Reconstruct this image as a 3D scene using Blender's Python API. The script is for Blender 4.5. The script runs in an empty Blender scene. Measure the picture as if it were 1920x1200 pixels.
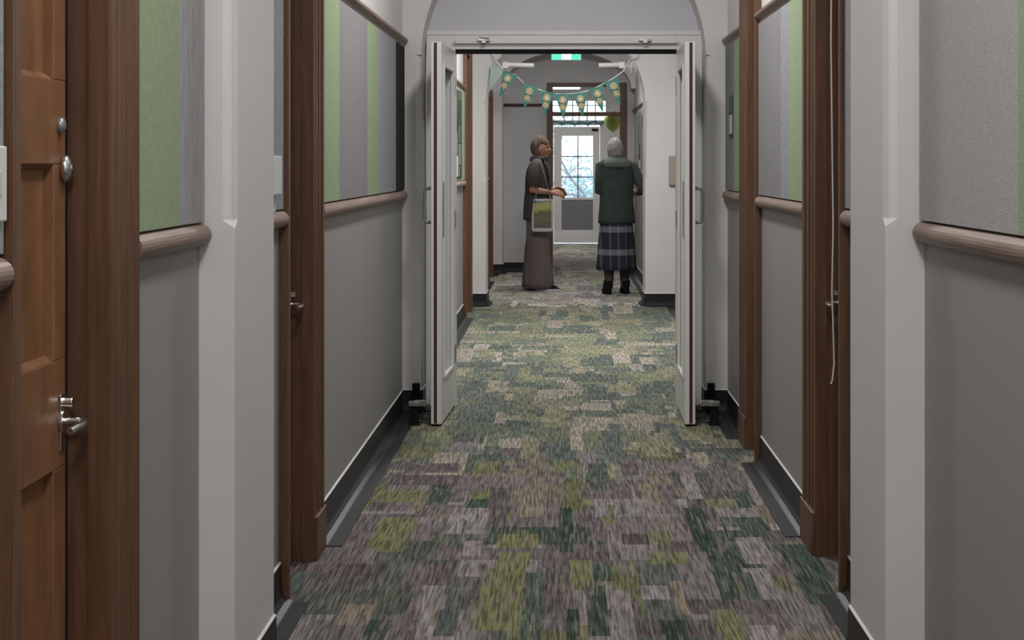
import bpy, bmesh, math, random
from mathutils import Vector, Matrix
random.seed(7)
C = bpy.context.scene.collection
PI = math.pi

# ------------------------------------------------------------------ camera, world, lights, exposure
F = 2700.0; EYE = 1.36
cd = bpy.data.cameras.new('camera'); cam = bpy.data.objects.new('camera', cd); C.objects.link(cam)
cam.location = (0, 0, EYE); cam.rotation_euler = (PI/2, 0, 0)
cd.sensor_width = 36; cd.lens = F/1920*36
cd.shift_x = -95/1920; cd.shift_y = -292/1920
cd.clip_start = .05; cd.clip_end = 200
bpy.context.scene.camera = cam
w = bpy.data.worlds.new('sky'); bpy.context.scene.world = w; w.use_nodes = True
bg = w.node_tree.nodes['Background']; bg.inputs[0].default_value = (.78, .9, 1, 1); bg.inputs[1].default_value = 3.2
vs = bpy.context.scene.view_settings
vs.view_transform = 'Standard'; vs.look = 'None'; vs.exposure = 0.0; vs.gamma = 1; vs.use_curve_mapping = False
try: bpy.context.scene.cycles.use_denoising = True
except Exception: pass

CEIL = 3.2
LAMPS = [  # y, x-size, y-size, watts, ceiling height
    (-.2, .5, 1.2, 52, CEIL), (2.45, .4, .8, 24, CEIL), (5.85, .26, .6, 46, CEIL), (10.9, .4, 1.0, 108, CEIL), (15.6, .4, 1.0, 34, CEIL), (22.6, .5, .9, 22, 2.62)]  # lamp just before the first piers is added to brighten the near side walls
def area(y, sx, sy, p, z):
    ld = bpy.data.lights.new('ceiling_lamp_light', 'AREA'); ld.shape = 'RECTANGLE'; ld.size = sx; ld.size_y = sy
    ld.energy = p; ld.color = (1, .98, .975)
    o = bpy.data.objects.new('ceiling_lamp_light', ld); C.objects.link(o); o.location = (.02, y, z-.075)
for a in LAMPS: area(*a)

# ------------------------------------------------------------------ materials
def mat(name, col, rough=.6, metal=0, bump=0, bscale=60, var=0, vscale=4, stretch=(1,1,1), spec=.5, emit=None, estr=0):
    m = bpy.data.materials.new(name); m.use_nodes = True
    nt = m.node_tree; b = nt.nodes['Principled BSDF']
    b.inputs['Base Color'].default_value = (*col, 1); b.inputs['Roughness'].default_value = rough
    b.inputs['Metallic'].default_value = metal; b.inputs['Specular IOR Level'].default_value = spec
    if emit: b.inputs['Emission Color'].default_value = (*emit, 1); b.inputs['Emission Strength'].default_value = estr
    if bump or var:
        tc = nt.nodes.new('ShaderNodeTexCoord'); mp = nt.nodes.new('ShaderNodeMapping'); mp.inputs['Scale'].default_value = stretch
        nt.links.new(tc.outputs['Object'], mp.inputs[0])
    if var:
        n = nt.nodes.new('ShaderNodeTexNoise'); n.inputs['Scale'].default_value = vscale; n.inputs['Detail'].default_value = 5
        nt.links.new(mp.outputs[0], n.inputs[0])
        r = nt.nodes.new('ShaderNodeValToRGB')
        r.color_ramp.elements[0].position = .3; r.color_ramp.elements[1].position = .7
        r.color_ramp.elements[0].color = (*[c*(1-var) for c in col], 1); r.color_ramp.elements[1].color = (*[min(1, c*(1+var)) for c in col], 1)
        nt.links.new(n.outputs[0], r.inputs[0]); nt.links.new(r.outputs[0], b.inputs['Base Color'])
    if bump:
        n2 = nt.nodes.new('ShaderNodeTexNoise'); n2.inputs['Scale'].default_value = bscale; n2.inputs['Detail'].default_value = 4
        nt.links.new(mp.outputs[0], n2.inputs[0])
        bp = nt.nodes.new('ShaderNodeBump'); bp.inputs['Strength'].default_value = bump; bp.inputs['Distance'].default_value = .01
        nt.links.new(n2.outputs[0], bp.inputs['Height']); nt.links.new(bp.outputs[0], b.inputs['Normal'])
    return m
def wood(name, c1, c2, rough=.45, grain=(14, 14, .9), knots=True):
    m = mat(name, c1, rough); nt = m.node_tree; b = nt.nodes['Principled BSDF']
    tc = nt.nodes.new('ShaderNodeTexCoord'); mp = nt.nodes.new('ShaderNodeMapping'); mp.inputs['Scale'].default_value = grain
    n = nt.nodes.new('ShaderNodeTexNoise'); n.inputs['Scale'].default_value = 2.2; n.inputs['Detail'].default_value = 8; n.inputs['Distortion'].default_value = 1.2
    n.inputs['Roughness'].default_value = .65
    nt.links.new(tc.outputs['Object'], mp.inputs[0]); nt.links.new(mp.outputs[0], n.inputs[0])
    r = nt.nodes.new('ShaderNodeValToRGB'); r.color_ramp.elements[0].position = .3; r.color_ramp.elements[1].position = .72
    r.color_ramp.elements[0].color = (*c2, 1); r.color_ramp.elements[1].color = (*c1, 1)
    nt.links.new(n.outputs[0], r.inputs[0]); nt.links.new(r.outputs[0], b.inputs['Base Color'])
    bp = nt.nodes.new('ShaderNodeBump'); bp.inputs['Strength'].default_value = .12; bp.inputs['Distance'].default_value = .004
    nt.links.new(n.outputs[0], bp.inputs['Height']); nt.links.new(bp.outputs[0], b.inputs['Normal'])
    return m
M = {}
M['white'] = mat('white_wall_paint', (.605, .59, .578), .55, bump=.08, bscale=18, var=.03, vscale=2)
M['dado'] = mat('grey_dado_paint', (.275, .27, .262), .5, bump=.08, bscale=25, var=.04, vscale=1.5, stretch=(1, 1, .4))
M['tymp'] = mat('grey_blue_wall_paint', (.545, .545, .59), .6, bump=.05, bscale=18, var=.03)
M['back'] = mat('grey_end_wall_paint', (.47, .47, .47), .6, bump=.05, bscale=18, var=.03)
M['ceil'] = mat('ceiling_white', (.75, .74, .73), .8)
M['trimwhite'] = mat('white_gloss_paint', (.655, .64, .626), .35, bump=.04, bscale=12)
M['wood'] = wood('brown_varnished_timber', (.150, .072, .036), (.070, .032, .016))
M['woodleaf'] = wood('orange_brown_door_timber', (.265, .125, .058), (.14, .064, .03), grain=(5, 5, 1.6))
M['rail'] = wood('weathered_pale_timber_rail', (.29, .205, .165), (.16, .11, .085), grain=(22, 1.2, 22))
M['vinyl'] = mat('charcoal_vinyl_skirting', (.016, .016, .018), .42, spec=.25, bump=.05, bscale=15)
M['border'] = mat('charcoal_vinyl_floor_border', (.020, .022, .0225), .5, spec=.3, bump=.1, bscale=40, var=.3, vscale=9)
M['black'] = mat('matt_black', (.006, .006, .007), .8, spec=.2)
M['seal'] = mat('dark_brown_intumescent_seal', (.045, .014, .010), .6)
M['chrome'] = mat('satin_chrome', (.6, .6, .6), .22, metal=1)
M['steel'] = mat('brushed_steel', (.55, .54, .53), .33, metal=1, bump=.05, bscale=40, stretch=(1, 1, 30))
M['grey_metal'] = mat('grey_metal_handle', (.30, .30, .31), .35, metal=.6)
M['plastic'] = mat('white_plastic', (.62, .62, .61), .35)
M['cream'] = mat('offwhite_plastic', (.50, .49, .47), .4)
fab = dict(rough=.95, bump=.25, bscale=220, var=.06, vscale=45, spec=.1)
M['f_green'] = mat('light_green_felt', (.285, .355, .225), **fab)
M['f_grey'] = mat('mid_grey_felt', (.245, .24, .243), **fab)
M['f_dgrey'] = mat('mottled_grey_felt', (.33, .33, .335), **{**fab, 'var': .13, 'stretch': (1, 1, .25)})
M['f_blue'] = mat('pale_blue_grey_felt', (.29, .30, .325), **{**fab, 'var': .15})
M['f_pale'] = mat('pale_grey_felt', (.38, .378, .368), **fab)
M['f_char'] = mat('charcoal_felt', (.035, .036, .038), **fab)
M['lamp'] = mat('lit_lamp_diffuser', (.8, .8, .8), .5, emit=(1, .98, .95), estr=3)
def glassmat(name, tint=(.97, .99, .98), gl=.07):
    m = bpy.data.materials.new(name); m.use_nodes = True; nt = m.node_tree; nt.nodes.clear()
    o = nt.nodes.new('ShaderNodeOutputMaterial'); t = nt.nodes.new('ShaderNodeBsdfTransparent'); g = nt.nodes.new('ShaderNodeBsdfGlossy')
    t.inputs[0].default_value = (*tint, 1); g.inputs['Roughness'].default_value = .02; g.inputs[0].default_value = (1, 1, 1, 1)
    mx = nt.nodes.new('ShaderNodeMixShader'); mx.inputs[0].default_value = gl
    nt.links.new(t.outputs[0], mx.inputs[1]); nt.links.new(g.outputs[0], mx.inputs[2]); nt.links.new(mx.outputs[0], o.inputs[0])
    return m
M['glass'] = glassmat('clear_glass')

# ------------------------------------------------------------------ mesh building
class MB:
    def __init__(s): s.bm = bmesh.new(); s.mats = []
    def mi(s, m):
        if m is None: return 0
        if m not in s.mats: s.mats.append(m)
        return s.mats.index(m)
    def box(s, x0, x1, y0, y1, z0, z1, m=None):
        x0, x1 = min(x0, x1), max(x0, x1)
        v = [s.bm.verts.new(p) for p in ((x0,y0,z0),(x1,y0,z0),(x1,y1,z0),(x0,y1,z0),(x0,y0,z1),(x1,y0,z1),(x1,y1,z1),(x0,y1,z1))]
        i = s.mi(m)
        for q in ((0,3,2,1),(4,5,6,7),(0,1,5,4),(1,2,6,5),(2,3,7,6),(3,0,4,7)):
            s.bm.faces.new([v[k] for k in q]).material_index = i
        return s
    def prism(s, pts, fn, a, b, m=None):      # pts 2-D polygon, fn(u,v,t) -> 3-D, extruded t from a to b
        i = s.mi(m)
        A = [s.bm.verts.new(fn(u, v, a)) for u, v in pts]; B = [s.bm.verts.new(fn(u, v, b)) for u, v in pts]
        n = len(pts)
        for k in range(n): s.bm.faces.new((A[k], A[(k+1) % n], B[(k+1) % n], B[k])).material_index = i
        s.bm.faces.new(A[::-1]).material_index = i; s.bm.faces.new(B).material_index = i
        return s
    def tube(s, path, r, n=10, m=None, flat=1.0):
        i = s.mi(m); P = [Vector(p) for p in path]; rings = []; a = None
        for k, p in enumerate(P):
            d = (P[min(k+1, len(P)-1)] - P[max(k-1, 0)]).normalized()
            up = Vector((0, 0, 1)) if abs(d.z) < .95 else Vector((1, 0, 0))
            a = d.cross(up).normalized() if a is None else (a - d*a.dot(d)).normalized(); b = a.cross(d)
            rr = r[k] if isinstance(r, (list, tuple)) else r
            rings.append([s.bm.verts.new(p + a*math.cos(t*2*PI/n)*rr + b*math.sin(t*2*PI/n)*rr*flat) for t in range(n)])
        for A, B in zip(rings, rings[1:]):
            for t in range(n): s.bm.faces.new((A[t], A[(t+1) % n], B[(t+1) % n], B[t])).material_index = i
        s.bm.faces.new(rings[0][::-1]).material_index = i; s.bm.faces.new(rings[-1]).material_index = i
        return s
    def loft(s, rings, n=36, m=None, fold=0, nf=9, ph=0):   # rings: (cx,cy,cz,rx,ry[,foldscale])
        i = s.mi(m); R = []
        for rg in rings:
            cx, cy, cz, rx, ry = rg[:5]; fs = rg[5] if len(rg) > 5 else 1
            R.append([])
            for t in range(n):
                a = 2*PI*t/n; f = 1 + fold*fs*math.sin(nf*a + ph + 3*math.sin(2*a))
                R[-1].append(s.bm.verts.new((cx + math.cos(a)*rx*f, cy + math.sin(a)*ry*f, cz)))
        for A, B in zip(R, R[1:]):
            for t in range(n): s.bm.faces.new((A[t], A[(t+1) % n], B[(t+1) % n], B[t])).material_index = i
        s.bm.faces.new(R[0][::-1]).material_index = i; s.bm.faces.new(R[-1]).material_index = i
        return s
    def sphere(s, c, r, m=None, seg=20, fn=None):
        i = s.mi(m); g = bmesh.ops.create_uvsphere(s.bm, u_segments=seg, v_segments=seg//2+2, radius=1)
        for v in g['verts']:
            p = Vector(v.co)
            if fn: p = fn(p)
            v.co = Vector((c[0]+p.x*r[0], c[1]+p.y*r[1], c[2]+p.z*r[2]))
            for f in v.link_faces: f.material_index = i
        return s
    def build(s, name, m=None, parent=None, smooth=False, bevel=0, sub=0, keep=False, rootloc=None):
        me = bpy.data.meshes.new(name)
        bmesh.ops.recalc_face_normals(s.bm, faces=s.bm.faces)
        off = Vector((0, 0, 0))
        if parent is not None and not keep:
            q = parent
            while q is not None: off += Vector(q.location); q = q.parent
        elif rootloc is not None: off = Vector(rootloc)
        for v in s.bm.verts: v.co -= off
        if smooth:
            for f in s.bm.faces: f.smooth = True
        s.bm.to_mesh(me); s.bm.free()
        for mm in (s.mats or [m]): me.materials.append(mm)
        o = bpy.data.objects.new(name, me); C.objects.link(o)
        if parent is not None: o.parent = parent
        elif rootloc is not None: o.location = off
        if bevel:
            b = o.modifiers.new('bevel', 'BEVEL'); b.width = bevel; b.segments = 2; b.limit_method = 'ANGLE'; b.angle_limit = .6
        if sub:
            b = o.modifiers.new('sub', 'SUBSURF'); b.levels = sub; b.render_levels = sub
        return o
def struct(o): o['kind'] = 'structure'; return o
def tag(o, label, cat, group=None):
    o['label'] = label; o['category'] = cat
    if group: o['group'] = group
    return o
def empty(name, loc, rz=0):
    o = bpy.data.objects.new(name, None); C.objects.link(o); o.location = loc; o.rotation_euler = (0, 0, rz); o.empty_display_size = .1
    return o
def copy_tree(o, parent=None):
    c = o.copy(); C.objects.link(c); c.parent = parent
    for ch in list(o.children): copy_tree(ch, c)
    return c

# ------------------------------------------------------------------ layout
WL, WR = -.88, .905           # wall faces
D_END = 18.2
# doors: near trim start, opening start, opening end, far architrave end, top
DL = [(2.235, 2.263, 2.716, 2.89, 2.45), (4.47, 4.50, 4.936, 5.12, 2.45), (12.72, 12.80, 13.28, 13.5, 2.45), (16.70, 16.78, 17.3, 17.5, 2.25)]
DR = [(4.545, 4.576, 5.0, 5.25, 2.45), (6.55, 6.58, 6.86, 7.12, 2.45)]
REC = .115                    # depth from wall face to recess back

def side_wall(name, wx, sgn, segs, doors):
    mb = MB(); back = wx + sgn*.32
    def slab(y0, y1, face, z0=0, z1=CEIL):
        for a, b, m in ((0, 1.19, M['dado']), (1.19, CEIL, M['white'])):
            lo, hi = max(a, z0), min(b, z1)
            if hi > lo: mb.box(face, back, y0, y1, lo, hi, m)
    y = segs[0]
    for (n0, o0, o1, f1, top) in doors:
        slab(y, o0, wx)
        slab(o0, o1, wx + sgn*REC, 0, top-.1); slab(o0, o1, wx, top-.1)
        y = o1
    slab(y, segs[1], wx)
    return struct(mb.build(name))
side_wall('wall_left', WL, -1, (-1.2, D_END), DL)
side_wall('wall_right', WR, 1, (-1.2, 8.0), DR)
mb = MB()
for a, b, m in ((0, 1.19, M['dado']), (1.19, CEIL, M['white'])):
    mb.box(1.08, 1.3, 8.0, 13.9, a, b, m); mb.box(WR, 1.3, 13.9, D_END, a, b, m)
struct(mb.build('wall_right'))
struct(MB().box(-1.25, 1.35, -1.4, -1.2, 0, CEIL).build('wall_behind', M['white']))
struct(MB().box(-1.25, 1.35, -1.4, 18.6, CEIL, CEIL+.1).build('ceiling', M['ceil']))

# piers and arches
def pier(name, xi, xo, y0, y1, m=None, top=1.96):
    s = 1 if xi < xo else -1; c = .03*s; mb = MB()
    lo = [(xi, y0), (xo, y0), (xo, y1), (xi, y1)]
    up = [(xi, y0+.03), (xi+c*.35, y0+.011), (xi+c, y0), (xo, y0), (xo, y1), (xi, y1)]
    f = lambda u, v, t: (u, v, t)
    mb.prism(lo, f, 0, 1.205); mb.prism(up, f, 1.225, top)
    # small moulded stop between plain and chamfered shaft
    a = [(xi, y0+.002), (xi+c*.02, y0+.0005), (xi+c*.05, y0), (xo, y0), (xo, y1), (xi, y1)]
    A = [mb.bm.verts.new((u, v, 1.205)) for u, v in a]; B = [mb.bm.verts.new((u, v, 1.225)) for u, v in up]
    for k in range(6): mb.bm.faces.new((A[k], A[(k+1) % 6], B[(k+1) % 6], B[k]))
    mb.bm.faces.new(A); mb.bm.faces.new(B)
    return struct(mb.build(name, m or M['white']))
def arch(name, xl, xr, wl, wr, y0, y1, spring=1.96, top=CEIL, m=None, n=40, rise=None):
    mb = MB(); cx = (xl+xr)/2; R = (xr-xl)/2; H = rise or R
    mb.box(wl, xl, y0, y1, spring, top); mb.box(xr, wr, y0, y1, spring, top)
    f = lambda u, v, t: (u, t, v)
    for k in range(n):
        a, b = PI - PI*k/n, PI - PI*(k+1)/n
        p, q = (cx+R*math.cos(a), spring+H*math.sin(a)), (cx+R*math.cos(b), spring+H*math.sin(b))
        mb.prism([p, q, (q[0], top), (p[0], top)], f, y0, y1)
    return struct(mb.build(name, m or M['white']))
pier('wall_left_pier', -.793, WL-.01, 3.484, 3.953); pier('wall_right_pier', .807, WR+.01, 3.60, 4.036)
arch('wall_arch', -.793, .807, WL, WR, 3.60, 3.95)
pier('wall_left_pier', -.775, WL-.01, 7.90, 8.25); pier('wall_right_pier', .785, WR+.185, 7.90, 8.25)
arch('wall_arch', -.775, .785, WL, 1.09, 7.90, 8.25)
struct(MB().box(-.78, .79, 8.13, 8.24, 2.1, 2.75).build('wall_over_door', M['tymp']))
pier('wall_left_pier', -.735, WL-.01, 13.78, 14.2); pier('wall_right_pier', .79, 1.09, 13.78, 14.2)
arch('wall_arch', -.735, .79, WL, 1.09, 13.78, 14.2)
pier('wall_left_pier', -.745, WL-.01, 17.85, 18.2, top=2.30)
arch('wall_arch', -.745, .85, WL, WR+.01, 17.85, 18.2, spring=2.30, rise=.46)
# end wall with its door opening: X -.2..0.81 , top 2.39
OX0, OX1, OZ = -.20, .81, 2.39
mb = MB(); mb.box(-1.25, OX0, D_END, 18.5, 0, CEIL); mb.box(OX1, 1.35, D_END, 18.5, 0, CEIL); mb.box(OX0, OX1, D_END, 18.5, OZ, CEIL)
struct(mb.build('wall_end', M['back']))
struct(MB().box(-.745, OX0-.0, D_END-.02, D_END, 2.09, 2.125).build('trim_end_picture_rail', M['seal']))
# lobby beyond
LW0, LW1, LZ, LE = -.75, 1.15, 2.75, 24.6
struct(MB().box(LW0-.2, LW0, 18.5, LE, 0, LZ).build('wall_lobby_left', M['white']))
struct(MB().box(LW1, LW1+.2, 18.5, LE, 0, LZ).build('wall_lobby_right', M['white']))
struct(MB().box(LW0-.2, LW1+.2, 18.5, LE+.2, LZ, LZ+.1).build('ceiling_lobby', M['ceil']))

# ------------------------------------------------------------------ carpet: painted cells + woven streaks
def carpet():
    X0, X1, Y0, Y1 = -1.0, 1.1, .6, 24.6
    dx, dy = .0125, .05
    nx, ny = int(round((X1-X0)/dx)), int(round((Y1-Y0)/dy))
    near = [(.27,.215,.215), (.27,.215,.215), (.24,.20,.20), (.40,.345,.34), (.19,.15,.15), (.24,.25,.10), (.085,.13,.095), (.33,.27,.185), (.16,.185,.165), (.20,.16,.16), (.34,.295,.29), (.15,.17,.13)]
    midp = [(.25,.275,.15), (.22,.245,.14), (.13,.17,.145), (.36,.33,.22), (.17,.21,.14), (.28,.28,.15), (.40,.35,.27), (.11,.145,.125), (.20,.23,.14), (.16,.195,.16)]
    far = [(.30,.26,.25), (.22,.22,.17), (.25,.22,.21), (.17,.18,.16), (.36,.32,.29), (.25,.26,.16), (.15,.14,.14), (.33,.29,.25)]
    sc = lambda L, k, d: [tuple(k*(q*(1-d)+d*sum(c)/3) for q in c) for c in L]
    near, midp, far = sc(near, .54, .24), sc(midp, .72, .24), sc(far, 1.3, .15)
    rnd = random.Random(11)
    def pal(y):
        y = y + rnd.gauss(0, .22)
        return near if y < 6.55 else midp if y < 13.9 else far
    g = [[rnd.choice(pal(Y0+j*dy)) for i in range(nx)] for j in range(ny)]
    def paint(i0, i1, j0, j1, c):
        for j in range(max(0, j0), min(ny, j1)):
            for i in range(max(0, i0), min(nx, i1)): g[j][i] = c
    for k in range(6500):
        i = rnd.randrange(-4, nx); j = rnd.randrange(-8, ny)
        if rnd.random() < .55: wi, lj = rnd.choice((5, 7, 10, 14)), rnd.choice((7, 10, 12, 14))
        else: wi, lj = rnd.choice((14, 18, 24, 30)), rnd.choice((3, 4, 5, 6))
        y = Y0+(j+lj/2)*dy
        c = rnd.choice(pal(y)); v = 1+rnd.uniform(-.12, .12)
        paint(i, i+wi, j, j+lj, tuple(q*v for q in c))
    def at(px0, py0, px1, py1, c):      # rectangle seen in the near carpet, measured and laid on the floor
        ya, yb = 1.36*F/(py1-308), 1.36*F/(py0-308); ym = (ya+yb)/2
        xa, xb = (px0-1055)*ym/F, (px1-1055)*ym/F
        paint(round((xa-X0)/dx), round((xb-X0)/dx), round((ya-Y0)/dy), round((yb-Y0)/dy), sc([c], .55, .22)[0])
    YG, DG, LM, MV, TN, DM = (.27,.28,.105), (.055,.10,.062), (.41,.36,.35), (.20,.16,.16), (.36,.29,.20), (.15,.115,.115)
    G2 = (.12,.165,.12)
    for r in [(700,920,800,940,YG),(706,967,785,1000,YG),(692,1003,760,1034,YG),(640,1055,720,1080,DM),(935,1000,1010,1028,YG),(930,1036,995,1062,YG),
              (1050,955,1077,1036,DG),(1292,950,1330,1032,DG),(865,1012,905,1042,LM),(840,955,915,1000,LM),(1165,1000,1230,1022,DM),(1215,997,1255,1022,YG),
              (1215,1035,1290,1060,YG),(1072,1050,1115,1110,YG),(1060,1140,1090,1200,DG),(900,1065,980,1180,YG),(980,1070,1018,1200,G2),(1400,1065,1450,1120,LM),
              (1325,935,1380,955,YG),(1390,1010,1440,1055,LM),(1165,870,1195,890,MV),(1105,870,1140,920,G2),(1280,885,1310,935,LM),(1240,1160,1290,1200,DG),
              (1390,1075,1420,1120,G2),(1260,1090,1285,1150,TN),(780,1100,830,1165,LM),(1100,885,1120,905,G2),(760,870,860,885,MV),(640,1130,700,1175,TN),(1340,1140,1390,1200,YG),
              (890,865,935,890,YG),(1040,865,1090,880,YG),(975,930,1020,970,TN),(1200,905,1235,945,TN)]:
        at(*r)
    for k in range(3000):      # loose woven strokes of a neighbouring colour
        i = rnd.randrange(0, nx); j = rnd.randrange(0, ny); c = rnd.choice(pal(Y0+j*dy)); b_ = g[j][i]
        q = rnd.uniform(.2, .6); paint(i, i+rnd.choice((1, 1, 2)), j, j+rnd.randrange(1, 6), tuple(b_[n]*(1-q)+c[n]*q for n in range(3)))
    verts = [(X0+i*dx, Y0+j*dy, 0) for j in range(ny+1) for i in range(nx+1)]
    W = nx+1
    faces = [(j*W+i, j*W+i+1, (j+1)*W+i+1, (j+1)*W+i) for j in range(ny) for i in range(nx)]
    me = bpy.data.meshes.new('floor'); me.from_pydata(verts, [], faces)
    ca = me.color_attributes.new('weave', 'FLOAT_COLOR', 'CORNER')
    data = []
    for j in range(ny):
        for i in range(nx):
            c = g[j][i]; data += [c[0], c[1], c[2], 1]*4
    ca.data.foreach_set('color', data)
    m = bpy.data.materials.new('patchwork_carpet'); m.use_nodes = True; nt = m.node_tree; b = nt.nodes['Principled BSDF']
    b.inputs['Roughness'].default_value = .95; b.inputs['Specular IOR Level'].default_value = .08
    at_ = nt.nodes.new('ShaderNodeAttribute'); at_.attribute_name = 'weave'
    tc = nt.nodes.new('ShaderNodeTexCoord')
    def noise(sc, scale, det=3, dist=.3):
        mp = nt.nodes.new('ShaderNodeMapping'); mp.inputs['Scale'].default_value = sc
        n = nt.nodes.new('ShaderNodeTexNoise'); n.inputs['Scale'].default_value = scale; n.inputs['Detail'].default_value = det; n.inputs['Distortion'].default_value = dist
        nt.links.new(tc.outputs['Object'], mp.inputs[0]); nt.links.new(mp.outputs[0], n.inputs[0]); return n
    n1 = noise((1, .06, 1), 125, 3); n2 = noise((1, .05, 1), 105, 2); n3 = noise((1, .25, 1), 14, 2)
    def ramp(n, p0, p1, a, c):
        r = nt.nodes.new('ShaderNodeValToRGB'); r.color_ramp.elements[0].position = p0; r.color_ramp.elements[1].position = p1
        r.color_ramp.elements[0].color = (a, a, a, 1); r.color_ramp.elements[1].color = (c, c, c, 1)
        nt.links.new(n.outputs[0], r.inputs[0]); return r
    rm = ramp(n1, .38, .62, .52, 1.40)
    mx = nt.nodes.new('ShaderNodeMix'); mx.data_type = 'RGBA'; mx.blend_type = 'MULTIPLY'; mx.inputs[0].default_value = 1
    nt.links.new(at_.outputs['Color'], mx.inputs[6]); nt.links.new(rm.outputs[0], mx.inputs[7])
    r2 = ramp(n2, .56, .62, 0, .55)
    mx2 = nt.nodes.new('ShaderNodeMix'); mx2.data_type = 'RGBA'
    mx2.inputs[7].default_value = (.21, .188, .17, 1)
    nt.links.new(r2.outputs[0], mx2.inputs[0]); nt.links.new(mx.outputs[2], mx2.inputs[6])
    nt.links.new(mx2.outputs[2], b.inputs['Base Color'])
    bp = nt.nodes.new('ShaderNodeBump'); bp.inputs['Strength'].default_value = .35; bp.inputs['Distance'].default_value = .004
    nt.links.new(n1.outputs[0], bp.inputs['Height']); nt.links.new(bp.outputs[0], b.inputs['Normal'])
    me.materials.append(m)
    o = bpy.data.objects.new('floor', me); C.objects.link(o); return struct(o)
carpet()
struct(MB().box(-1.25, 1.35, -1.4, LE+.2, -.1, -.004).build('floor_base', M['border']))

# skirting: coved black vinyl with a floor border strip and a thin pale bead along the top
def skirting(name, x, s, y0, y1, border=.095, h=.122):    # s=+1: room lies on +x side
    mb = MB()
    pr = [(0, 0), (0, h), (.007, h), (.009, .045), (.013, .026), (.024, .012), (.042, .006), (.05, 0)]
    mb.prism([(x+s*u, v) for u, v in pr], lambda u, v, t: (u, t, v), y0, y1, M['vinyl'])
    if border: mb.box(x+s*.045, x+s*border, y0, y1, 0, .0035, M['border'])
    mb.prism([(x, h), (x, h+.004), (x+s*.003, h+.004), (x+s*.007, h)], lambda u, v, t: (u, t, v), y0, y1, M['trimwhite'])
    return struct(mb.build(name))
def skirt_front(name, x0, x1, y, h=.122):                  # on a face looking back at the camera
    x0, x1 = min(x0, x1), max(x0, x1); mb = MB()
    pr = [(0, 0), (0, h), (-.007, h), (-.009, .045), (-.013, .026), (-.024, .012), (-.042, .006), (-.05, 0)]
    mb.prism([(y+u, v) for u, v in pr], lambda u, v, t: (t, u, v), x0, x1, M['vinyl'])
    mb.prism([(y, h), (y, h+.004), (y-.003, h+.004), (y-.007, h)], lambda u, v, t: (t, u, v), x0, x1, M['trimwhite'])
    return struct(mb.build(name))
for y0, y1 in ((.6, 2.235), (2.89, 3.43), (3.953, 4.47), (5.12, 7.85), (8.25, 12.72), (14.2, 16.7), (17.5, 17.8)): skirting('baseboard_left', WL, 1, y0, y1)
for y0, y1 in ((.6, 3.55), (4.036, 4.545), (5.25, 6.55), (7.12, 7.85), (14.2, 18.15)): skirting('baseboard_right', WR, -1, y0, y1)
skirting('baseboard_right', 1.08, -1, 8.25, 13.73)
for xi, xo, y0, y1, nm in ((-.793, WL, 3.484, 3.953, 'left'), (-.775, WL, 7.9, 8.25, 'left'), (-.735, WL, 13.78, 14.2, 'left'), (-.745, WL, 17.85, 18.2, 'left'),
                       (.807, WR, 3.6, 4.036, 'right'), (.785, WR, 7.9, 8.25, 'right'), (.79, 1.08, 13.78, 14.2, 'right')):
    skirting('baseboard_'+nm, xi, 1 if nm == 'left' else -1, y0, y1 if y0 != 7.9 else 8.07, border=.08 if y0 < 5 else 0)
    skirt_front('baseboard_'+nm, xi, xo, y0)
skirt_front('baseboard_end', -.745, OX0-.01, D_END); skirt_front('baseboard_end', OX1+.01, WR, D_END)

# rails
def round_rail(name, x, s, y0, y1, z=1.19):
    mb = MB(); n = 12; r = .028; d = .034
    pr = [(x, z-r)] + [(x+s*d*math.sin(PI*k/n), z-r*math.cos(PI*k/n)) for k in range(1, n)] + [(x, z+r)]
    mb.prism(pr, lambda u, v, t: (u, t, v), y0+.012, y1-.012)
    sm = [(x, z-r*.8)] + [(x+s*d*.72*math.sin(PI*k/n), z-r*.8*math.cos(PI*k/n)) for k in range(1, n)] + [(x, z+r*.8)]
    mb.prism(sm, lambda u, v, t: (u, t, v), y0, y0+.012); mb.prism(sm, lambda u, v, t: (u, t, v), y1-.012, y1)
    o = mb.build(name, M['rail']); return struct(o)
def picture_rail(name, x, s, y0, y1, z=2.0):
    mb = MB()
    pr = [(0, 0), (.010, 0), (.012, .012), (.020, .018), (.034, .030), (.036, .040), (.026, .050), (0, .050)]
    mb.prism([(x+s*u, z+v) for u, v in pr], lambda u, v, t: (u, t, v), y0, y1)
    return struct(mb.build(name, M['rail']))
for k, (y0, y1) in enumerate(((.6, 2.235), (2.89, 3.484), (3.953, 4.47), (5.12, 7.88), (8.27, 12.72), (14.22, 16.7))):
    round_rail('trim_chair_rail_left', WL, 1, y0, y1); picture_rail('trim_picture_rail_left', WL, 1, y0, y1)
for k, (y0, y1) in enumerate(((.6, 3.6), (4.036, 4.545), (5.25, 6.55), (7.12, 7.88), (14.22, 18.15))):
    round_rail('trim_chair_rail_right', WR, -1, y0, y1); picture_rail('trim_picture_rail_right', WR, -1, y0, y1)

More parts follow.
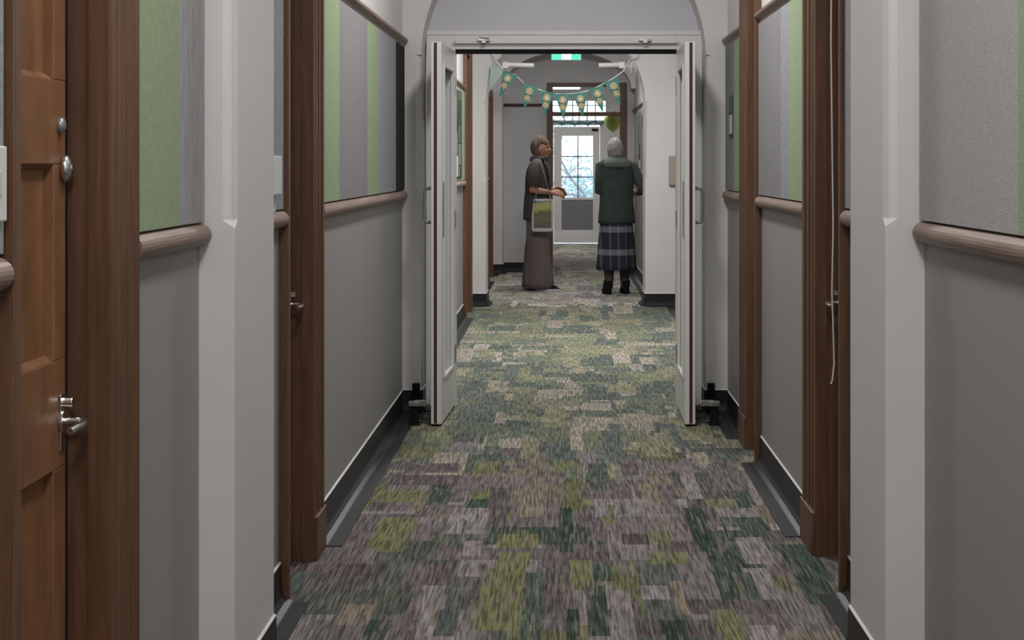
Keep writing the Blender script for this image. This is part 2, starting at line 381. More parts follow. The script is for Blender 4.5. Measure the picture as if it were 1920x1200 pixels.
# pinboards (felt-covered, striped)
def pinboard(x, s, y, stripes, label, z0=1.222, z1=1.998):
    mb = MB()
    for y1, m in stripes:
        mb.box(x+s*.001, x+s*.016, y, y1, z0, z1, M[m]); y = y1
    o = mb.build('pinboard'); return tag(o, label, 'pinboard')
pinboard(WL, 1, .9, [(1.5, 'f_green'), (2.225, 'f_blue')], 'blue-grey felt pinboard at the left edge, before the brown panelled door')
pinboard(WL, 1, 2.895, [(3.25, 'f_green'), (3.474, 'f_dgrey')], 'felt pinboard of green and mottled grey between panelled door and left foreground pier')
pinboard(WL, 1, 3.96, [(4.46, 'f_blue')], 'narrow pale blue-grey felt pinboard behind the white wall box')
pinboard(WL, 1, 5.125, [(5.57, 'f_green'), (6.37, 'f_grey'), (6.77, 'f_green'), (7.46, 'f_blue'), (7.87, 'f_char')], 'long striped pinboard, green, grey and charcoal, on the left wall before the fire door')
pinboard(WR, -1, 1.6, [(2.81, 'f_green'), (3.59, 'f_pale')], 'grey pinboard with green strip at the right edge of the picture')
pinboard(WR, -1, 4.045, [(4.54, 'f_blue')], 'narrow pale blue-grey pinboard between right foreground pier and hanging white cord')
pinboard(WR, -1, 5.255, [(5.66, 'f_green'), (5.87, 'f_blue'), (6.54, 'f_grey')], 'pinboard of green and greys between the two brown door frames on the right')
pinboard(WR, -1, 7.125, [(7.48, 'f_green'), (7.87, 'f_grey')], 'small green and grey pinboard beside the right fire door leaf')
pinboard(WL, 1, 8.3, [(11.2, 'f_blue'), (12.3, 'f_grey'), (12.71, 'f_green')], 'pinboard with green end seen through the fire doors, left wall')
pinboard(WL, 1, 14.3, [(15.9, 'f_grey'), (16.69, 'f_green')], 'farthest left pinboard with green strip, past the third arch')
pinboard(WR, -1, 14.3, [(15.3, 'f_grey'), (17.2, 'f_dgrey')], 'grey pinboard on the right wall behind the person in the skirt')

# ------------------------------------------------------------------ timber doors in the side walls
def timber_door(name, wx, sgn, spec, locks=False):
    n0, o0, o1, f1, top = spec
    s = -sgn                                  # towards the corridor
    root = struct(empty(name, (wx, (o0+o1)/2, 0)))
    fc = wx + s*.030                          # architrave face
    # far architrave with moulded profile (u along wall, v out of wall)
    wd = f1-o1
    pr = [(0, -.0), (0, .030), (.10, .030), (.13, .024), (.20, .024), (.23, .030), (.33, .030), (.36, .022), (.44, .022), (.47, .031), (.55, .033), (.62, .031), (.66, .023), (.74, .023), (.78, .034), (.90, .036), (1, .030), (1, 0)]
    f = lambda u, v, t: (wx+s*v, o1+u*wd, t)
    mb = MB(); mb.prism(pr, f, .15, top)
    mb.box(wx, wx+s*.040, o1-.001, f1+.004, 0, .15); mb.build('architrave', M['wood'], root, bevel=.002)
    mb = MB(); mb.box(wx, fc, n0, o0, .0, top); mb.build('architrave', M['wood'], root, bevel=.003)
    mb = MB(); mb.box(wx, fc, o0, o1, top-.1, top); mb.build('head_architrave', M['wood'], root, bevel=.003)
    # jamb lining on far side of the opening, stepped stop
    mb = MB(); lx = wx+sgn*.05
    mb.box(wx+s*.028, lx+sgn*.055, o1-.004, o1+.0, 0, top-.1)
    mb.box(wx+s*.028, wx+sgn*.012, o1-.010, o1-.004, 0, top-.1)
    for z in (.25, .55, .95, 1.2, 1.55): mb.box(wx+sgn*.02, wx+sgn*.024, o1-.0055, o1-.004, z, z+.004)
    mb.build('jamb', M['wood'], root, bevel=.0015)
    mb = MB(); mb.box(wx, lx+sgn*.055, o0, o0+.010, 0, top-.1); mb.build('jamb', M['wood'], root)
    # leaf: stiles, rails, recessed panels
    lf = wx+sgn*.048; lb = wx+sgn*.088; y0, y1 = o0+.014, o1-.028
    mb = MB(); st = .062; zt = top-.12
    rails = [(0.005, .22), (.80, 1.00), (1.36, 1.515), (zt-.14, zt)]
    for a, b in rails: mb.box(lf, lb, y0, y1, a, b)
    for (a, b) in ((.22, .80), (1.0, 1.36), (1.515, zt-.14)):
        mb.box(lf, lb, y0, y0+st, a, b); mb.box(lf, lb, y1-st, y1, a, b)
        mb.box(lf+sgn*.018, lb, y0+st, y1-st, a, b)
        # bolection edges
        e = .012
        mb.prism([(lf+sgn*.002, a), (lf+sgn*.018, a), (lf+sgn*.018, a+e)], lambda u, v, t: (u, t, v), y0+st, y1-st)
        mb.prism([(lf+sgn*.002, b), (lf+sgn*.018, b), (lf+sgn*.018, b-e)], lambda u, v, t: (u, t, v), y0+st, y1-st)
    mb.build('door_leaf', M['woodleaf'], root, bevel=.002)
    # black strip standing in for the shade in the gap beside the leaf
    MB().box(lf+sgn*.004, lb, y1+.001, o1-.005, 0, zt).build('leaf_gap_shade', M['black'], root)
    # lever set
    hy = y1-.022; hz = .885; mb = MB()
    mb.tube([(lf, hy, hz), (lf+s*.008, hy, hz)], .022, 16)
    mb.tube([(lf+s*.006, hy, hz), (lf+s*.036, hy, hz), (lf+s*.045, hy-.006, hz-.001), (lf+s*.047, hy-.025, hz-.002), (lf+s*.045, hy-.085, hz-.004)], .0075, 10)
    mb.box(lf, lf+s*.004, hy-.014, hy+.014, hz-.055, hz+.05)
    mb.tube([(lf, hy, hz+.035), (lf+s*.022, hy, hz+.035)], .009, 12)
    mb.build('door_handle', M['chrome'], root, smooth=False, bevel=.001)
    if not locks: return root
    mb = MB(); mb.sphere((lf+s*.008, hy+.003, 1.352), (.012, .017, .026), seg=16); mb.tube([(lf, hy+.003, 1.352), (lf+s*.02, hy+.003, 1.352)], .008, 12)
    mb.build('deadlock', M['chrome'], root, smooth=True)
    mb = MB(); mb.sphere((lf+s*.004, hy-.012, 1.432), (.009, .012, .015), seg=12); mb.build('lock_knob', M['grey_metal'], root, smooth=True)
    return root
for k, d in enumerate(DL): timber_door('door_%d' % (k+1), WL, -1, d, k == 0)
for k, d in enumerate(DR): timber_door('door_%d' % (k+5), WR, 1, d)

# ------------------------------------------------------------------ fire doors
FR = 8.08
fr = struct(empty('door_7', (.02, FR, 0)))
mb = MB(); mb.box(-.765, -.602, FR, FR+.11, 0, 2.10); mb.box(.640, .783, FR, FR+.11, 0, 2.10); mb.box(-.602, .640, FR, FR+.11, 2.005, 2.10)
mb.box(-.602, .640, FR-.012, FR, 2.035, 2.062); mb.box(-.775, .785, FR-.006, FR+.02, 2.085, 2.11)
mb.build('door_frame', M['trimwhite'], fr, bevel=.002)
mb = MB(); mb.box(-.600, .638, FR+.005, FR+.05, 1.982, 2.004)
pts = lambda cx: [(cx-.15+k*.03, 2.004+.012*math.sin(PI*k/10)) for k in range(11)]
mb.build('header_gap_shade', M['black'], fr)  # black strip put in as the shade of the gap beneath the header
for cx in (-.44, .46):
    mb = MB(); mb.box(cx-.035, cx+.035, FR-.035, FR, 2.050, 2.066); mb.box(cx-.012, cx+.012, FR-.05, FR-.02, 2.036, 2.05)
    mb.tube([(cx-.03, FR-.03, 2.068), (cx+.03, FR-.04, 2.062)], .005, 8)
    mb.build('closer_bracket', M['steel'], fr, bevel=.001)
mb = MB(); mb.tube([(-.62, FR-.02, 2.034), (.66, FR-.02, 2.036)], .003, 8); mb.build('closer_rod', M['grey_metal'], fr)

def fire_leaf(name, hx, s, ang, label=None):     # s = direction from inner face to the outer face
    root = struct(empty(name, (hx, FR-.005, 0), ang))
    L, T, H, B = .61, .055, 1.995, .012
    def bx(mb, u0, u1, v0, v1, z0, z1): mb.box(s*v0, s*v1, -u1, -u0, z0, z1)   # u from hinge to free edge
    mb = MB(); st, tr, br = .095, .11, .235
    bx(mb, 0, st, 0, T, B, H); bx(mb, L-st, L, 0, T, B, H); bx(mb, st, L-st, 0, T, H-tr, H); bx(mb, st, L-st, 0, T, B, br)
    mb.build('door_leaf', M['trimwhite'], root, keep=True, bevel=.002)
    mb = MB(); q = .014
    for v0, v1 in ((-.006, .012), (T-.012, T+.006)):
        bx(mb, st-.006, st+q, v0, v1, br, H-tr); bx(mb, L-st-q, L-st+.006, v0, v1, br, H-tr)
        bx(mb, st, L-st, v0, v1, br-.006, br+q); bx(mb, st, L-st, v0, v1, H-tr-q, H-tr+.006)
    mb.build('glazing_bead', M['trimwhite'], root, keep=True, bevel=.003)
    mb = MB(); bx(mb, st, L-st, T/2-.004, T/2+.004, br, H-tr); mb.build('glass_pane', M['glass'], root, keep=True)
    mb = MB(); bx(mb, L-.002, L+.002, .024, .040, B+.005, H-.004); mb.build('seal_strip', M['seal'], root, keep=True)
    mb = MB(); bx(mb, .01, L-.002, .008, T-.008, 0.002, B); mb.build('bottom_seal', M['black'], root, keep=True)
    mb = MB(); u = L-.055; o = T
    P = [(o, 1.235), (o+.030, 1.233), (o+.038, 1.222), (o+.040, 1.20), (o+.040, 1.09), (o+.038, 1.068), (o+.030, 1.057), (o, 1.055)]
    mb.tube([(s*a, -u, z) for a, z in P], .009, 10); mb.tube([(s*o, -u, 1.235), (s*(o+.005), -u, 1.235)], .018, 14); mb.tube([(s*o, -u, 1.055), (s*(o+.005), -u, 1.055)], .018, 14)
    mb.build('pull_handle', M['grey_metal'], root, keep=True)
    mb = MB(); bx(mb, L-.075, L-.055, -.006, 0, .98, 1.27); mb.build('push_plate', M['grey_metal'], root, keep=True)
    for z in (.25, 1.0, 1.75):
        mb = MB(); mb.tube([(0, .004, z), (0, .004, z+.1)], .008, 10); mb.build('hinge', M['steel'], root, keep=True)
    return root
fire_leaf('door_8', -.604, -1, math.atan2(-.024, .61))
fire_leaf('door_9', .641, 1, math.atan2(-.008, .61))
for sx, lab in ((-1, 'black and chrome floor door holder beside the left fire door leaf'), (1, 'black and chrome floor door holder beside the right fire door leaf')):
    x = sx*.775 + (0 if sx < 0 else .015); r = tag(empty('door_holder', (x, 7.52, 0)), lab, 'door holder')
    mb = MB(); mb.box(x-.022, x+.022, 7.50, 7.55, .003, .10); mb.box(x-.03, x+.03, 7.485, 7.56, .003, .012); mb.build('post', M['black'], r, bevel=.002)
    mb = MB(); mb.box(x-.028, x+.028, 7.49, 7.545, .10, .122); ix = x-sx*.07
    mb.box(min(x, ix), max(x, ix), 7.50, 7.535, .10, .128); mb.tube([(ix, 7.517, .114), (ix-sx*.008, 7.517, .114)], .019, 14)
    mb.build('catch_arm', M['chrome'], r, bevel=.002)
    xm = sx*.80 + (0 if sx < 0 else .01)
    mb = MB(); mb.box(xm-.02, xm+.02, 7.845, 7.875, .02, .165); o = mb.build('door_magnet', M['black'], rootloc=(xm, 7.86, .02), bevel=.003)
    tag(o, 'black magnet block at the foot of the %s pier beside the fire doors' % ('left' if sx < 0 else 'right'), 'door magnet')

# ------------------------------------------------------------------ small things on the walls
def plate(x, s, y0, y1, z0, z1, d, name, label, cat, m='plastic', rocker=True):
    r = tag(empty(name, (x, (y0+y1)/2, z0)), label, cat)
    MB().box(x, x+s*d, y0, y1, z0, z1).build('plate', M[m], r, bevel=.003)
    if rocker: MB().box(x+s*d, x+s*(d+.004), (y0+y1)/2-.012, (y0+y1)/2+.012, (z0+z1)/2-.02, (z0+z1)/2+.02).build('rocker', M['cream'], r, bevel=.002)
    return r
plate(WL+.016, 1, 2.13, 2.215, 1.272, 1.388, .010, 'light_switch', 'white light switch on the pinboard at far left edge', 'light switch')
plate(WL+.016, 1, 4.10, 4.28, 1.27, 1.385, .030, 'wall_box', 'white plastic wall box above a smaller box, left of brown door frame', 'wall box', rocker=False)
plate(WL+.016, 1, 4.13, 4.27, 1.215, 1.265, .014, 'socket_plate', 'small off-white plate directly under the white wall box', 'socket plate', 'cream')
# hanging cord
mb = MB(); cx = WR-.044; cy = 4.62
mb.tube([(cx+.004, cy, CEIL), (cx+.003, cy, 2.2), (cx+.0, cy, 1.75), (cx+.004, cy, 1.4), (cx+.007, cy, 1.16), (cx+.003, cy, .95), (cx+.008, cy, .80), (cx+.010, cy, .72), (cx+.004, cy, .665), (cx-.001, cy, .655)], .0026, 8)
tag(mb.build('cord', M['plastic']), 'thin white cord hanging down in front of the right brown door frame', 'cord')
# notices beyond the fire doors
def poster(x, s, y0, y1, z0, z1, cols, label, seed):
    rr = random.Random(seed); mb = MB(); mb.box(x, x+s*.004, y0, y1, z0, z1, cols[0])
    y = y0+.02
    while y < y1-.1:
        z = z0+.02
        while z < z1-.06:
            h = rr.uniform(.07, .2); wd = rr.uniform(.12, .3)
            if rr.random() < .85: mb.box(x+s*.004, x+s*.006, y, min(y+wd, y1-.01), z, min(z+h, z1-.01), rr.choice(cols[1:]))
            z += h+.012
        y += .31
    return tag(mb.build('poster'), label, 'poster')
P1 = [mat('dark_print', (.03, .035, .03), .6), mat('white_print', (.5, .5, .48), .6), mat('green_print', (.07, .10, .08), .6), mat('plum_print', (.13, .05, .08), .6), mat('grey_print', (.16, .17, .17), .6), mat('black_print', (.012, .014, .014), .6)]
poster(WL+.016, 1, 11.25, 12.28, 1.24, 1.97, P1, 'dark collage of photos pinned to the wall just inside the left fire door', 3)
poster(WL+.016, 1, 15.7, 16.5, 1.3, 1.9, P1, 'green and dark notices beyond the third arch on the left wall', 5)
poster(WR-.016, -1, 15.5, 16.9, 1.3, 1.94, [P1[4], P1[4], P1[5], P1[1], P1[4]], 'grey notices pinned to the right wall past the third arch', 8)
poster(WR-.016, -1, 7.5, 7.65, 1.5, 1.72, [P1[0], P1[1], P1[2]], 'small dark notice on the pinboard beside the right fire door', 4)
mb = MB(); mb.box(1.015, 1.075, 13.74, 13.78, 1.16, 1.44)
tag(mb.build('notice_box', mat('tan_card', (.33, .27, .23), .6), rootloc=(1.045, 13.76, 1.16), bevel=.004), 'tan box on the white pier seen past the right fire door leaf', 'notice box')

# ------------------------------------------------------------------ ceiling lamps
for k, (y, sx, sy, p, z) in enumerate(LAMPS):
    r = tag(empty('ceiling_lamp', (.02, y, z)), ['flat rectangular ceiling lamp behind the camera', 'unseen ceiling lamp added overhead to brighten the walls before the first pair of piers', 'flat ceiling lamp above the doors before the fire door arch', 'flat ceiling lamp just beyond the fire doors', 'flat ceiling lamp above the two standing people', 'bright ceiling lamp in the lobby behind the brown transom'][k], 'ceiling lamp')
    MB().box(.02-sx/2-.03, .02+sx/2+.03, y-sy/2-.03, y+sy/2+.03, z-.05, z-(0 if z == CEIL else -.13)).build('housing', M['plastic'], r, bevel=.004)
    MB().box(.02-sx/2, .02+sx/2, y-sy/2, y+sy/2, z-.06, z-.05).build('diffuser', M['lamp'], r)

# white tubular wall lamps near the end wall
for sx, x0, lab in ((-1, WL, 'white tubular fitting projecting from the left wall near the exit sign'), (1, WR, 'white tubular fitting projecting from the right wall near the exit sign')):
    r = tag(empty('tube_fitting', (x0, 17.0, 2.53)), lab, 'light fitting'); s = -sx
    xa = x0+s*.17; xb = x0+s*(.54 if sx < 0 else .48)
    MB().tube([(xa, 17, 2.535), (xb, 17, 2.525)], .030, 16).build('tube', M['plastic'], r)
    MB().box(min(x0, xa), max(x0, xa), 16.985, 17.015, 2.50, 2.53).box(x0, x0+s*.02, 16.94, 17.06, 2.46, 2.60).build('bracket', M['steel'], r, bevel=.002)
    mb = MB(); mb.box(min(xa, xa+s*.07), max(xa, xa+s*.07), 16.95, 17.03, 2.49, 2.565); mb.build('end_cap', M['trimwhite'], r, bevel=.006)

# exit sign
EX, EY, EZ = .041, 16.6, 2.59
GR = mat('exit_sign_green', (.03, .36, .24), .4, emit=(.05, .60, .42), estr=.45); EW = mat('exit_sign_white', (.8, .85, .82), .4, emit=(.9, 1, .95), estr=.7)
r = tag(empty('exit_sign', (EX, EY, EZ)), 'green and white running-man exit sign hanging beyond the fire doors', 'exit sign')
MB().box(EX-.17, EX+.17, EY, EY+.03, EZ-.03, EZ+.15).build('sign_body', M['plastic'], r, bevel=.003)
mb = MB(); mb.box(EX-.165, EX+.165, EY-.003, EY, EZ-.025, EZ+.145); mb.build('green_face', GR, r)
mb = MB(); mb.box(EX-.055, EX+.055, EY-.006, EY-.003, EZ-.022, EZ+.142); mb.build('white_doorway', EW, r)
mb = MB(); yy = EY-.009
mb.sphere((EX+.004, yy, EZ+.118), (.012, .004, .012), seg=12)
for P, rr in (([(EX+.002, yy, EZ+.10), (EX-.006, yy, EZ+.055)], .011), ([(EX-.006, yy, EZ+.055), (EX+.018, yy, EZ+.03), (EX+.006, yy, EZ-.005)], .006), ([(EX-.006, yy, EZ+.055), (EX-.014, yy, EZ+.02), (EX-.040, yy, EZ+.012)], .006),
              ([(EX+.002, yy, EZ+.097), (EX+.026, yy, EZ+.078), (EX+.040, yy, EZ+.092)], .0045), ([(EX+.0, yy, EZ+.097), (EX-.026, yy, EZ+.085), (EX-.034, yy, EZ+.06)], .0045)): mb.tube(P, rr, 8, flat=.4)
mb.build('running_figure', mat('exit_figure_green', (.02, .22, .15), .5), r)
AR = mat('exit_arrow_pale', (.3, .75, .6), .5, emit=(.3, .85, .65), estr=.5)
for q in (-1, 1):
    mb = MB(); mb.prism([(q*.15, .06), (q*.115, .09), (q*.115, .068), (q*.075, .068), (q*.075, .052), (q*.115, .052), (q*.115, .03)], lambda u, v, t: (EX+u, t, EZ+v), EY-.006, EY-.003)
    mb.build('arrow', AR, r)
MB().tube([(EX-.11, EY+.015, EZ+.15), (EX-.11, EY+.015, CEIL)], .004, 8).tube([(EX+.11, EY+.015, EZ+.15), (EX+.11, EY+.015, CEIL)], .004, 8).build('hanging_rods', M['steel'], r)

# ------------------------------------------------------------------ bunting across the third arch
BY = 13.72; S3 = F/BY
def bw(px, py): return Vector(((px-1055)/S3, BY, EYE-(py-308)/S3))
TEAL = mat('teal_bunting_card', (.035, .20, .165), .6, var=.15, vscale=20); TAN = mat('tan_bunting_print', (.44, .36, .20), .6, var=.2, vscale=60); DKL = mat('dark_bunting_line', (.03, .03, .025), .6)
PALE = mat('pale_bunting_card', (.33, .44, .42), .6)
bt = tag(empty('bunting', bw(925, 112)), 'teal triangular bunting with tan cut-outs strung across the third arch', 'bunting')
line = [(925, 110), (946, 134), (966, 140), (986, 160), (1004, 166), (1022, 172), (1037, 176), (1054, 177), (1071, 176), (1088, 174), (1104, 170), (1118, 164), (1134, 156), (1150, 147), (1168, 134), (1181, 112)]
mb = MB(); mb.tube([bw(*p) for p in line], .005, 8); mb.tube([bw(925, 110), bw(925, 110)+Vector((0, .055, 0))], .004, 6); mb.tube([bw(1181, 112), bw(1190, 108), bw(1190, 108)+Vector((0, .055, 0))], .004, 6); mb.build('string', M['trimwhite'], bt)
for px, py in ((930, 113), (1187, 113)):
    c = bw(px, py); mb = MB()
    for a in (-2.3, -1.9, -1.2, -.9, .5, 2.4): mb.tube([c+Vector((0, .04, 0)), c+Vector((.05*math.cos(a), .02, .06*math.sin(a))), c+Vector((.07*math.cos(a), .03, .13*math.sin(a)))], [.006, .012, .004], 6, flat=.4)
    mb.build('ribbon_tie', M['plastic'], bt)
def flag(px, py, ang, wd, h, mt=None, motif=True):
    c = bw(px, py); ca, sa = math.cos(ang), math.sin(ang)
    def T(u, v, t): return (c.x+u*ca-v*sa, BY-.006+t+.012*math.sin(v*14), c.z+u*sa+v*ca)
    mb = MB(); n = 6
    for k in range(n):
        a, b = k/n, (k+1)/n
        if b < 1: pg = [(-wd/2*(1-a), -h*a), (wd/2*(1-a), -h*a), (wd/2*(1-b), -h*b), (-wd/2*(1-b), -h*b)]
        else: pg = [(-wd/2*(1-a), -h*a), (wd/2*(1-a), -h*a), (0, -h)]
        mb.prism(pg, T, -.0015, .0015)
    fl = mb.build('flag', mt or TEAL, bt)
    if motif:
        mb = MB()
        def disc(cx, cy, rx, ry, m, d):
            mb.prism([(cx+rx*math.cos(t*PI/8), cy+ry*math.sin(t*PI/8)) for t in range(16)], lambda u, v, t: T(u, v, t), d-.002, d, m)
        disc(0, -h*.24, .034, .036, TAN, -.0020)
        mb.prism([(-.018, -h*.40), (.018, -h*.40), (.034, -h*.66), (.012, -h*.60), (0, -h*.70), (-.012, -h*.60), (-.034, -h*.66)], T, -.004, -.002, TAN)
        mb.prism([(-.028, -h*.37), (.028, -h*.40), (.028, -h*.43), (-.028, -h*.40)], T, -.006, -.004, DKL)
        if px % 2: disc(0, -h*.24, .012, .013, EWp, -.0045)
        mb.build('flag_motif', None, fl)
EWp = mat('cream_bunting_dot', (.75, .68, .55), .6)
flag(933, 128, -.35, .14, .24, PALE, False)
for (px, py, a, wd, h) in ((957, 136, -.42, .15, .26), (996, 160, -.30, .15, .24), (1027, 172, -.16, .15, .24), (1055, 176, .02, .15, .24), (1087, 174, .12, .15, .235), (1117, 164, .28, .15, .25), (1146, 150, .36, .15, .26)):
    flag(px, py, a, wd, h)

# ------------------------------------------------------------------ far doorway, lobby, outside
fd = struct(empty('door_10', (.3, D_END, 0)))
mb = MB(); y0, y1 = D_END-.02, D_END+.10
mb.box(OX0, OX0+.075, y0, y1, 0, OZ); mb.box(OX1-.085, OX1, y0, y1, 0, OZ); mb.box(OX0+.075, OX1-.085, y0, y1, OZ-.05, OZ); mb.box(OX0+.075, OX1-.085, y0, y1, 1.97, 2.02)
mb.build('door_frame', M['wood'], fd, bevel=.004)
MB().box(OX0+.075, OX1-.085, D_END+.03, D_END+.036, 2.02, OZ-.05).build('transom_glass', M['glass'], fd)
# outer wall with door and window over it
DX0, DX1 = -.155, .636
mb = MB(); mb.box(LW0-.2, DX0-.06, LE, LE+.2, 0, LZ); mb.box(DX1+.12, LW1+.2, LE, LE+.2, 0, LZ)
mb.box(DX0-.06, DX1+.12, LE, LE+.2, 2.46, LZ); mb.box(DX0-.06, DX1+.12, LE, LE+.2, 2.03, 2.10)
mb.box(DX0-.06, DX0, LE, LE+.1, 0, 2.03); mb.box(DX1, DX1+.12, LE, LE+.1, 0, 2.03)
struct(mb.build('wall_lobby_end', M['white']))
wn = struct(empty('window_1', (.27, LE, 2.1))); mb = MB()
for x in (DX0-.06, .02, .16, .27, .41, .55, DX1+.10): mb.box(x, x+.02, LE+.02, LE+.06, 2.10, 2.46)
for z in (2.10, 2.19, 2.235, 2.36, 2.445): mb.box(DX0-.06, DX1+.12, LE+.02, LE+.06, z, z+.014)
mb.box(DX0-.06, DX1+.12, LE+.02, LE+.06, 2.19, 2.235); mb.build('window_frame', M['trimwhite'], wn)
MB().box(DX0-.06, DX1+.12, LE+.036, LE+.042, 2.10, 2.46).build('window_glass', M['glass'], wn)
ed = struct(empty('door_11', (DX0, LE, 0))); mb = MB()
gx0, gx1, gz0, gz1 = -.018, .518, .79, 1.845
mb.box(DX0+.004, gx0, LE+.02, LE+.065, .02, 2.0); mb.box(gx1, DX1-.004, LE+.02, LE+.065, .02, 2.0); mb.box(gx0, gx1, LE+.02, LE+.065, gz1, 2.0); mb.box(gx0, gx1, LE+.02, LE+.065, .02, .235)
mb.box(gx0, gx1, LE+.02, LE+.065, .75, gz0)
mb.build('door_leaf', M['trimwhite'], ed, bevel=.003)
MB().box(gx0, gx1, LE+.035, LE+.055, .235, .75).build('lower_panel', mat('grey_purple_panel', (.20, .19, .22), .5), ed)
mb = MB(); mb.box(.262-.009, .262+.009, LE+.025, LE+.06, gz0, gz1)
for k in (1, 2): z = gz0+(gz1-gz0)*k/3; mb.box(gx0, gx1, LE+.025, LE+.06, z-.009, z+.009)
mb.build('glazing_bars', mat('grey_bars', (.12, .14, .17), .5), ed)
MB().box(gx0, gx1, LE+.04, LE+.045, gz0, gz1).build('glass_pane', M['glass'], ed)
MB().box(DX0+.01, DX1-.01, LE+.016, LE+.02, .02, .225).build('kick_plate', mat('kick_plate_metal', (.80, .79, .78), .3, metal=.15), ed)
mb = MB(); mb.box(.50, .60, LE-.02, LE+.02, 1.93, 1.965); mb.build('door_closer', M['black'], ed)
# streamer over the door
r = tag(empty('streamer', (DX0, LE-.1, 2.02)), 'teal paper streamer hung across the top of the far white door', 'streamer')
TP = mat('teal_streamer_paper', (.08, .25, .26), .7); mb = MB()
pp = [(-.17+.9*k/24, LE-.022, 2.06+.012*math.sin(k*1.1)+.02*abs(k-12)/12) for k in range(25)]
mb.tube(pp, [.018+.006*math.sin(k*1.7) for k in range(25)], 8); mb.build('paper_band', TP, r)
for k in range(1, 24, 3):
    p = pp[k]; MB().sphere((p[0], p[1], p[2]-.035), (.016, .012, .016), seg=10).build('paper_tassel', M['trimwhite'] if k % 2 else TP, r, smooth=True)
# balloon
r = tag(empty('balloon', (.775, 22.0, 1.86)), 'lime green balloon beyond the brown transom on the right', 'balloon')
def bshape(p): q = Vector(p); k = 1-.16*max(0, -q.z); return Vector((q.x*k, q.y*k, q.z*1.1))
MB().sphere((.77, 22.0, 2.02), (.14, .14, .145), fn=bshape, seg=28).build('balloon_skin', mat('lime_balloon', (.36, .48, .09), .3), r, smooth=True)
MB().tube([(.77, 22.0, 1.862), (.77, 22.0, 1.845)], [.006, .014], 10).build('knot', mat('lime_knot', (.30, .42, .08), .4), r)
MB().tube([(.77, 22.0, 1.85), (.80, 22.0, 1.7), (.86, 22.0, 1.62), (1.0, 22.01, 1.60), (1.15, 22.02, 1.62)], .002, 6).build('string', M['trimwhite'], r)
# outside ground and tree
struct(MB().box(-6, 7, LE+.2, 60, -.15, -.05).build('ground', mat('pale_paving', (.35, .35, .33), .9, var=.2, vscale=2)))
BK = mat('tree_bark', (.22, .24, .27), .9, bump=.5, bscale=20); LFm = mat('tree_leaves', (.40, .52, .56), .8)
tr = tag(empty('tree', (.6, 31, -.05)), 'leafy tree outside, seen through the far door window', 'tree')
rt = random.Random(5); mb = MB(); tips = []
def branch(p, d, L, r, k):
    pts = [p]; q = p
    for i in range(5):
        d = (d + Vector((rt.gauss(0, .16), rt.gauss(0, .16), rt.gauss(0, .08)))).normalized(); q = q + d*(L/5); pts.append(q)
    mb.tube(pts, [r*(1-.12*i) for i in range(6)], 6)
    if k == 0: tips.append(q); return
    for i in range(3 if k > 1 else 2):
        dd = (d + Vector((rt.gauss(0, .7), rt.gauss(0, .5), rt.gauss(.1, .5)))).normalized()
        branch(pts[rt.choice((3, 4, 5))], dd, L*.66, r*.5, k-1)
    tips.append(q)
branch(Vector((.9, 31, -.05)), Vector((-.15, 0, 1)), 1.3, .07, 4)
mb.build('branches', BK, tr)
mb = MB()
for t in tips:
    for k in range(4):
        c = t + Vector((rt.gauss(0, .12), rt.gauss(0, .12), rt.gauss(0, .10))); a = rt.uniform(0, PI); u = Vector((math.cos(a), rt.gauss(0, .4), math.sin(a))).normalized()*.045; v = u.cross(Vector((0, 1, .2))).normalized()*.018
        mb.bm.faces.new([mb.bm.verts.new(c-u), mb.bm.verts.new(c+v), mb.bm.verts.new(c+u), mb.bm.verts.new(c-v)])
mb.build('foliage', LFm, tr)
for k, (x, y, h) in enumerate(((-.6, 34, .95), (.35, 36, 1.1), (1.0, 33, .85))):
    r = tag(empty('shrub', (x, y, -.05)), ['low shrub outside at the left of the far door window', 'shrub outside in the middle of the far door window', 'shrub outside at the right of the far door window'][k], 'shrub')
    mb = MB()
    for i in range(500):
        a, b_ = rt.uniform(0, 2*PI), rt.uniform(0, 1); c = Vector((x+math.cos(a)*.5*math.sqrt(rt.random()), y+math.sin(a)*.4, .1+(h-.1)*b_))
        u = Vector((rt.gauss(0, 1), rt.gauss(0, 1), rt.gauss(0, 1))).normalized()*.06; v = u.cross(Vector((0, 1, .3))).normalized()*.03
        mb.bm.faces.new([mb.bm.verts.new(c-u), mb.bm.verts.new(c+v), mb.bm.verts.new(c+u), mb.bm.verts.new(c-v)])
    mb.build('foliage', LFm, r); MB().tube([(x, y, -.05), (x+.02, y, h*.6)], [.03, .015], 8).build('stem', BK, r)

